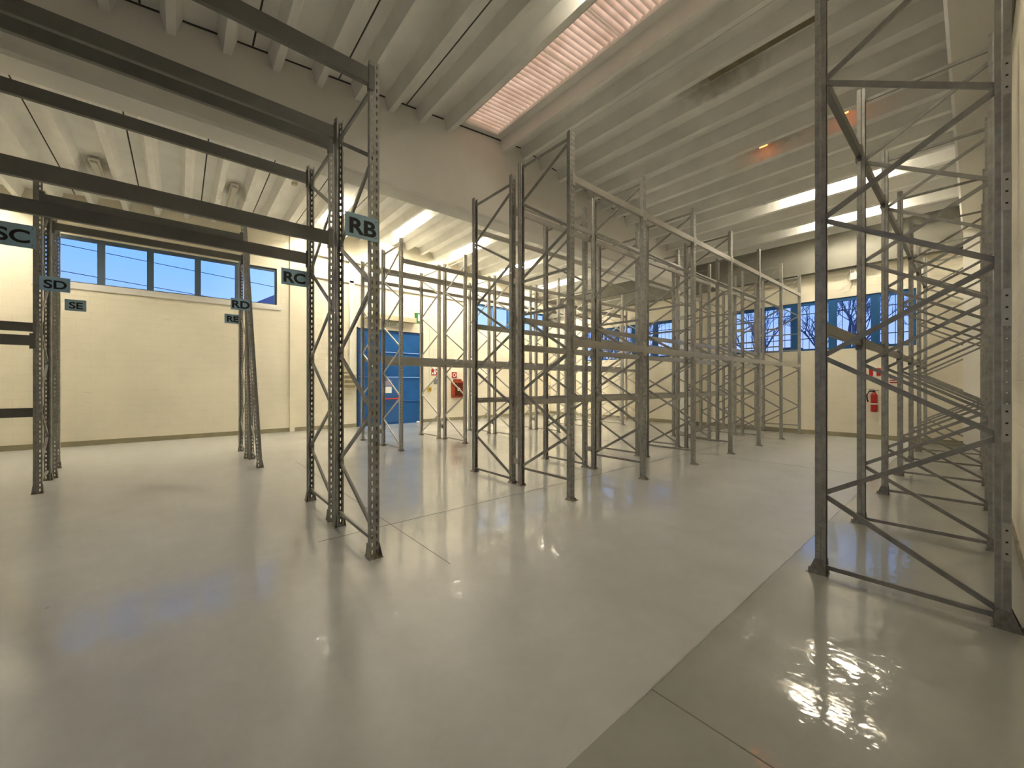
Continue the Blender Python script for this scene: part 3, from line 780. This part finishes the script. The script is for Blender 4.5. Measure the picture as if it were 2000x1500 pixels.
# ------------------------------------------------------------------ fittings on the left wall
y = YL
bm = bmesh.new(); box(bm, 6.12, 6.50, y-.05, y, 3.78, 3.94)
ex = obj('exit_sign', bm, M['signwhite'], bevel=.006); tag(ex, 'small pale exit sign above the blue door', 'sign')
text_mesh('lettering', 'EXIT', .13, M['green'], ex, (6.31, y-.0515, 3.86), (PI/2, 0, 0), bold=.015)
bm = bmesh.new(); box(bm, 7.22, 7.57, y-.012, y, 4.03, 4.45)
gs = obj('green_sign', bm, M['green']); tag(gs, 'green safety sign with white door symbol on the wall above the door', 'sign')
bm = bmesh.new(); box(bm, 7.37, 7.50, y-.014, y-.012, 4.13, 4.39); box(bm, 7.44, 7.49, y-.014, y-.012, 4.06, 4.10); obj('symbol', bm, M['signwhite'], gs)
bm = bmesh.new(); box(bm, 7.98, 8.24, y-.01, y, 1.93, 2.20)
rs = obj('fire_sign', bm, M['red']); tag(rs, 'red fire sign with white panel right of the blue door', 'sign', 'red fire signs')
bm = bmesh.new(); box(bm, 8.10, 8.19, y-.012, y-.01, 1.97, 2.16); box(bm, 8.01, 8.07, y-.012, y-.01, 1.97, 2.05); obj('symbol', bm, M['signwhite'], rs)
bm = bmesh.new(); box(bm, 8.97, 9.21, y-.01, y, 1.84, 2.08)
rs = obj('fire_sign', bm, M['red']); tag(rs, 'red square sign with round white hose symbol above the hose cabinet', 'sign', 'red fire signs')
bm = bmesh.new()
for k in range(20):
    a0, a1 = 2*PI*k/20, 2*PI*(k+1)/20
    vs = [bm.verts.new((9.09+r*math.cos(a), y-.0115, 1.96+r*math.sin(a))) for r, a in ((.05, a0), (.085, a0), (.085, a1), (.05, a1))]; bm.faces.new(vs)
obj('symbol', bm, M['signwhite'], rs)
# hose cabinet
bm = bmesh.new(); box(bm, 8.92, 9.46, y-.22, y, .98, 1.70)
hc = obj('hose_cabinet', bm, M['cabinet'], bevel=.012); tag(hc, 'red-brown fire hose cabinet on the wall between far rack frames', 'fire cabinet')
bm = bmesh.new(); box(bm, 9.0, 9.38, y-.226, y-.219, 1.06, 1.62); obj('cabinet_window', bm, mat('smoked_pane', (.10, .02, .01), .12), hc)
bm = bmesh.new(); box(bm, 9.12, 9.24, y-.229, y-.226, 1.28, 1.40); obj('sticker', bm, M['signwhite'], hc)
bm = bmesh.new(); box(bm, 9.02, 9.34, y-.20, y-.03, 1.70, 1.78); obj('cabinet_hood', bm, M['cabinet'], hc)
# call point, phone
bm = bmesh.new(); box(bm, 8.09, 8.24, y-.08, y, 1.58, 1.78); o = obj('wall_intercom', bm, M['grey'], bevel=.01); tag(o, 'grey wall box with dangling cable under the red sign', 'control box')
bm = bmesh.new(); tube(bm, [(8.22, y-.03, 1.58), (8.34, y-.03, 1.50), (8.28, y-.03, 1.38), (8.10, y-.03, 1.35)], .008, 6); obj('cable', bm, M['grey'], o)
bm = bmesh.new(); box(bm, 7.80, 7.96, y-.06, y, 1.26, 1.44); o = obj('push_button_box', bm, M['yellow'], bevel=.01); tag(o, 'yellow push button box right of the blue door', 'switch')
bm = bmesh.new(); box(bm, 7.86, 7.90, y-.075, y-.06, 1.33, 1.38); obj('button', bm, M['dark'], o)
bm = bmesh.new(); tube(bm, [(7.88, y-.012, 1.44), (7.88, y-.012, 5.22)], .011, 6); tag(obj('conduit', bm, M['white'], None), 'thin white vertical conduit above the yellow button box', 'conduit')
bm = bmesh.new(); tube(bm, [(8.6, y-.012, 2.6), (8.6, y-.012, 5.22)], .011, 6); tag(obj('conduit', bm, M['white'], None), 'thin white vertical conduit between the door and the hose cabinet', 'conduit')
# electrical panel and pipes left of the door
bm = bmesh.new(); box(bm, 4.40, 4.88, y-.16, y, 1.38, 1.92)
ep = obj('electrical_panel', bm, M['beige'], bevel=.01); tag(ep, 'beige electrical panel on the wall left of the blue door', 'electrical panel')
for k, z in enumerate((1.44, 1.61, 1.77)):
    bm = bmesh.new(); box(bm, 4.46, 4.82, y-.168, y-.16, z, z+.10); obj('breaker_cover', bm, mat('smoked_cover%d' % k, (.24, .20, .12), .3), ep)
bm = bmesh.new(); box(bm, 4.42, 4.62, y-.12, y, 1.99, 2.24); tag(obj('switch_box', bm, M['beige'], bevel=.008), 'small beige switch box above the electrical panel', 'electrical box')
bm = bmesh.new(); box(bm, 4.66, 4.82, y-.07, y-.001, 1.92, 5.97); tag(obj('cable_duct', bm, M['white'], bevel=.004), 'wide white vertical cable duct left of the blue door', 'cable duct')
bm = bmesh.new(); bmesh.ops.create_icosphere(bm, subdivisions=3, radius=.2)
for v in bm.verts:
    v.co.z = max(v.co.z*1.1+.13, 0) ; n_ = .82+.32*random.random(); v.co.x *= n_*.8; v.co.y *= n_*.6
tag(obj('paper_sack', bm, M['heap'], loc=(14.55, YL-.22, 0)), 'small crumpled brown sack at the foot of the wall by the far corner', 'sack')
bm = bmesh.new(); bmesh.ops.create_icosphere(bm, subdivisions=2, radius=.06)
for v in bm.verts: v.co.z = max(v.co.z*.7+.035, 0); v.co.x *= 1.3*(.8+.4*random.random())
tag(obj('paper_ball', bm, M['signwhite'], loc=(7.33, YL-.10, 0)), 'small white crumpled paper on the floor at the door foot', 'litter')

# ------------------------------------------------------------------ fittings on the far wall
def fx(name, y0, y1, z0, z1, t, m, label, cat, group=None, bevel=0):
    bm = bmesh.new(); box(bm, XF-t, XF, y0, y1, z0, z1); return tag(obj(name, bm, m, bevel=bevel), label, cat, group)
o = fx('fire_sign', 1.70, 1.95, 1.80, 2.02, .008, M['red'], 'red extinguisher sign with white centre on the far wall', 'sign', 'red fire signs')
bm = bmesh.new(); box(bm, XF-.010, XF-.008, 1.79, 1.86, 1.80, 2.02); obj('symbol', bm, M['signwhite'], o)
o = fx('notice_sign', 1.33, 1.52, 1.60, 1.76, .008, M['signwhite'], 'small notice with red bands right of the extinguisher', 'sign')
bm = bmesh.new(); box(bm, XF-.010, XF-.008, 1.33, 1.52, 1.72, 1.76); box(bm, XF-.010, XF-.008, 1.33, 1.52, 1.66, 1.685); box(bm, XF-.010, XF-.008, 1.33, 1.52, 1.60, 1.63); obj('red_bands', bm, M['red'], o)
ext = empty('fire_extinguisher', (XF-.10, 1.83, .78)); tag(ext, 'red fire extinguisher hanging on the far wall behind the right rack', 'fire extinguisher')
bm = bmesh.new(); lathe(bm, [(.05, 0), (.072, .012), (.075, .03), (.075, .44), (.068, .49), (.04, .53), (.022, .545), (.022, .56)]); obj('cylinder', bm, M['red'], ext, smooth=True)
bm = bmesh.new(); lathe(bm, [(.0755, .21), (.0765, .215), (.0765, .24), (.0755, .245)]); obj('label_band', bm, M['signwhite'], ext)
bm = bmesh.new(); lathe(bm, [(.024, .555), (.024, .60), (.012, .605)], n=10); box(bm, -.015, .015, -.10, .10, .60, .615); box(bm, -.012, .012, .0, .12, .635, .648); obj('valve', bm, M['dark'], ext)
bm = bmesh.new(); tube(bm, [(0, .02, .58), (0, .10, .58), (-.02, .15, .48), (-.03, .14, .34), (-.02, .12, .28)], .016, 8); obj('hose', bm, M['dark'], ext)
bm = bmesh.new(); box(bm, .07, .10, -.02, .02, .35, .58); obj('wall_bracket', bm, M['dark'], ext)
o = fx('alarm_box', 2.19, 2.35, 4.62, 4.94, .10, M['white'], 'small white box with a looped cable above the far windows', 'alarm box', bevel=.01)
bm = bmesh.new()
tube(bm, [(XF-.02, 2.36, 4.90), (XF-.02, 2.45, 4.72), (XF-.02, 2.30, 4.55), (XF-.02, 2.38, 4.36), (XF-.02, 2.55, 4.30), (XF-.02, 2.55, 4.44), (XF-.02, 2.40, 4.52)], .006, 6)
obj('cable', bm, M['white'], o)
bm = bmesh.new(); tube(bm, [(XF-.06, 6.42, 0), (XF-.06, 6.42, 4.85), (XF-.07, 6.5, 4.97), (XF-.08, 6.66, 5.0)], .05, 12)
tag(obj('downpipe', bm, M['white'], smooth=True), 'pale vertical downpipe on the far wall between the two windows', 'pipe')
bm = bmesh.new(); tube(bm, [(XF-.012, .3, 4.97), (XF-.012, 5.9, 4.97)], .010, 6); tag(obj('conduit', bm, M['white']), 'thin horizontal cable run high on the far wall', 'conduit')

# ------------------------------------------------------------------ outside
bm = bmesh.new(); box(bm, -60, 80, -40, 80, -.6, -.3)
g = obj('ground', bm, M['ground']); g['kind'] = 'structure'
def tree(x, y, h, seed, label):
    rnd = random.Random(seed); bm = bmesh.new()
    def br(p, d, L, r, lev):
        q = p + d*L; mid = p + d*L*.5 + Vector((rnd.uniform(-1, 1), rnd.uniform(-1, 1), 0))*L*.05
        tube(bm, [p, mid, q], r, 5 if lev < 3 else 3, r*.65)
        if lev >= 5: return
        for _ in range(3 if lev else 5):
            dd = (d + Vector((rnd.uniform(-1, 1), rnd.uniform(-1, 1), rnd.uniform(-.25, .7)))*.75).normalized()
            br(p + d*L*rnd.uniform(.55, 1), dd, L*rnd.uniform(.55, .8), r*.58, lev+1)
    br(Vector((0, 0, -.02)), Vector((0, 0, 1)), h*.33, .13, 0)
    tag(obj('bare_tree', bm, M['hazy_bark'], loc=(x, y, -.3)), label, 'tree', 'bare trees outside the far windows')
tree(22.0, 13.5, 8.5, 1, 'bare tree outside, seen in the far windows left of the downpipe')
tree(31.5, 22.5, 11.0, 2, 'bare tree outside, nearest the downpipe through the far windows')
tree(32.5, 10.5, 11.0, 3, 'bare tree outside the left panes of the right far window')
tree(23.0, 4.2, 8.5, 4, 'bare tree outside the middle of the right far window')
tree(26.0, .2, 9.0, 5, 'bare tree outside the rightmost panes of the right far window')
bm = bmesh.new()
for i in range(60):
    yy = -10+i*.75; hh = 3.6+random.uniform(-.5, .6)
    box(bm, 33, 34.5, yy, yy+.9, -.32, hh)
tag(obj('hedge', bm, M['hedge']), 'low dark hedge outside beyond the bare trees', 'hedge')
bm = bmesh.new(); box(bm, 4.2, 12.8, 32, 40, -.32, 6.95)
vs = [bm.verts.new(c) for c in ((3.6, 31.8, 6.95), (13.4, 31.8, 6.95), (8.5, 31.8, 9.9), (3.6, 40.2, 6.95), (13.4, 40.2, 6.95), (8.5, 40.2, 9.9))]
for f in ((0, 1, 2), (3, 5, 4), (0, 2, 5, 3), (1, 4, 5, 2), (0, 3, 4, 1)): bm.faces.new([vs[i] for i in f])
tag(obj('neighbouring_building', bm, M['violet']), 'gabled building outside, its roof edge in the last pane by the RC sign', 'building')
for za, zb, lab in ((6.95, 4.65, 'upper'), (6.1, 3.6, 'lower')):
    bm = bmesh.new(); tube(bm, [(-12, 20, za), (20, 20, zb)], .012, 5)
    tag(obj('power_line', bm, M['dark']), f'{lab} overhead wire outside the long left window', 'wire', 'overhead wires outside')
for x, w in ((-12, 'left'), (20, 'right')):
    bm = bmesh.new(); tube(bm, [(x, 20.1, -.3), (x, 20.1, 7.6)], .09, 8, .06)
    tag(obj('utility_pole', bm, M['hazy_bark']), f'utility pole outside at the {w} end of the wires', 'pole', 'poles outside')
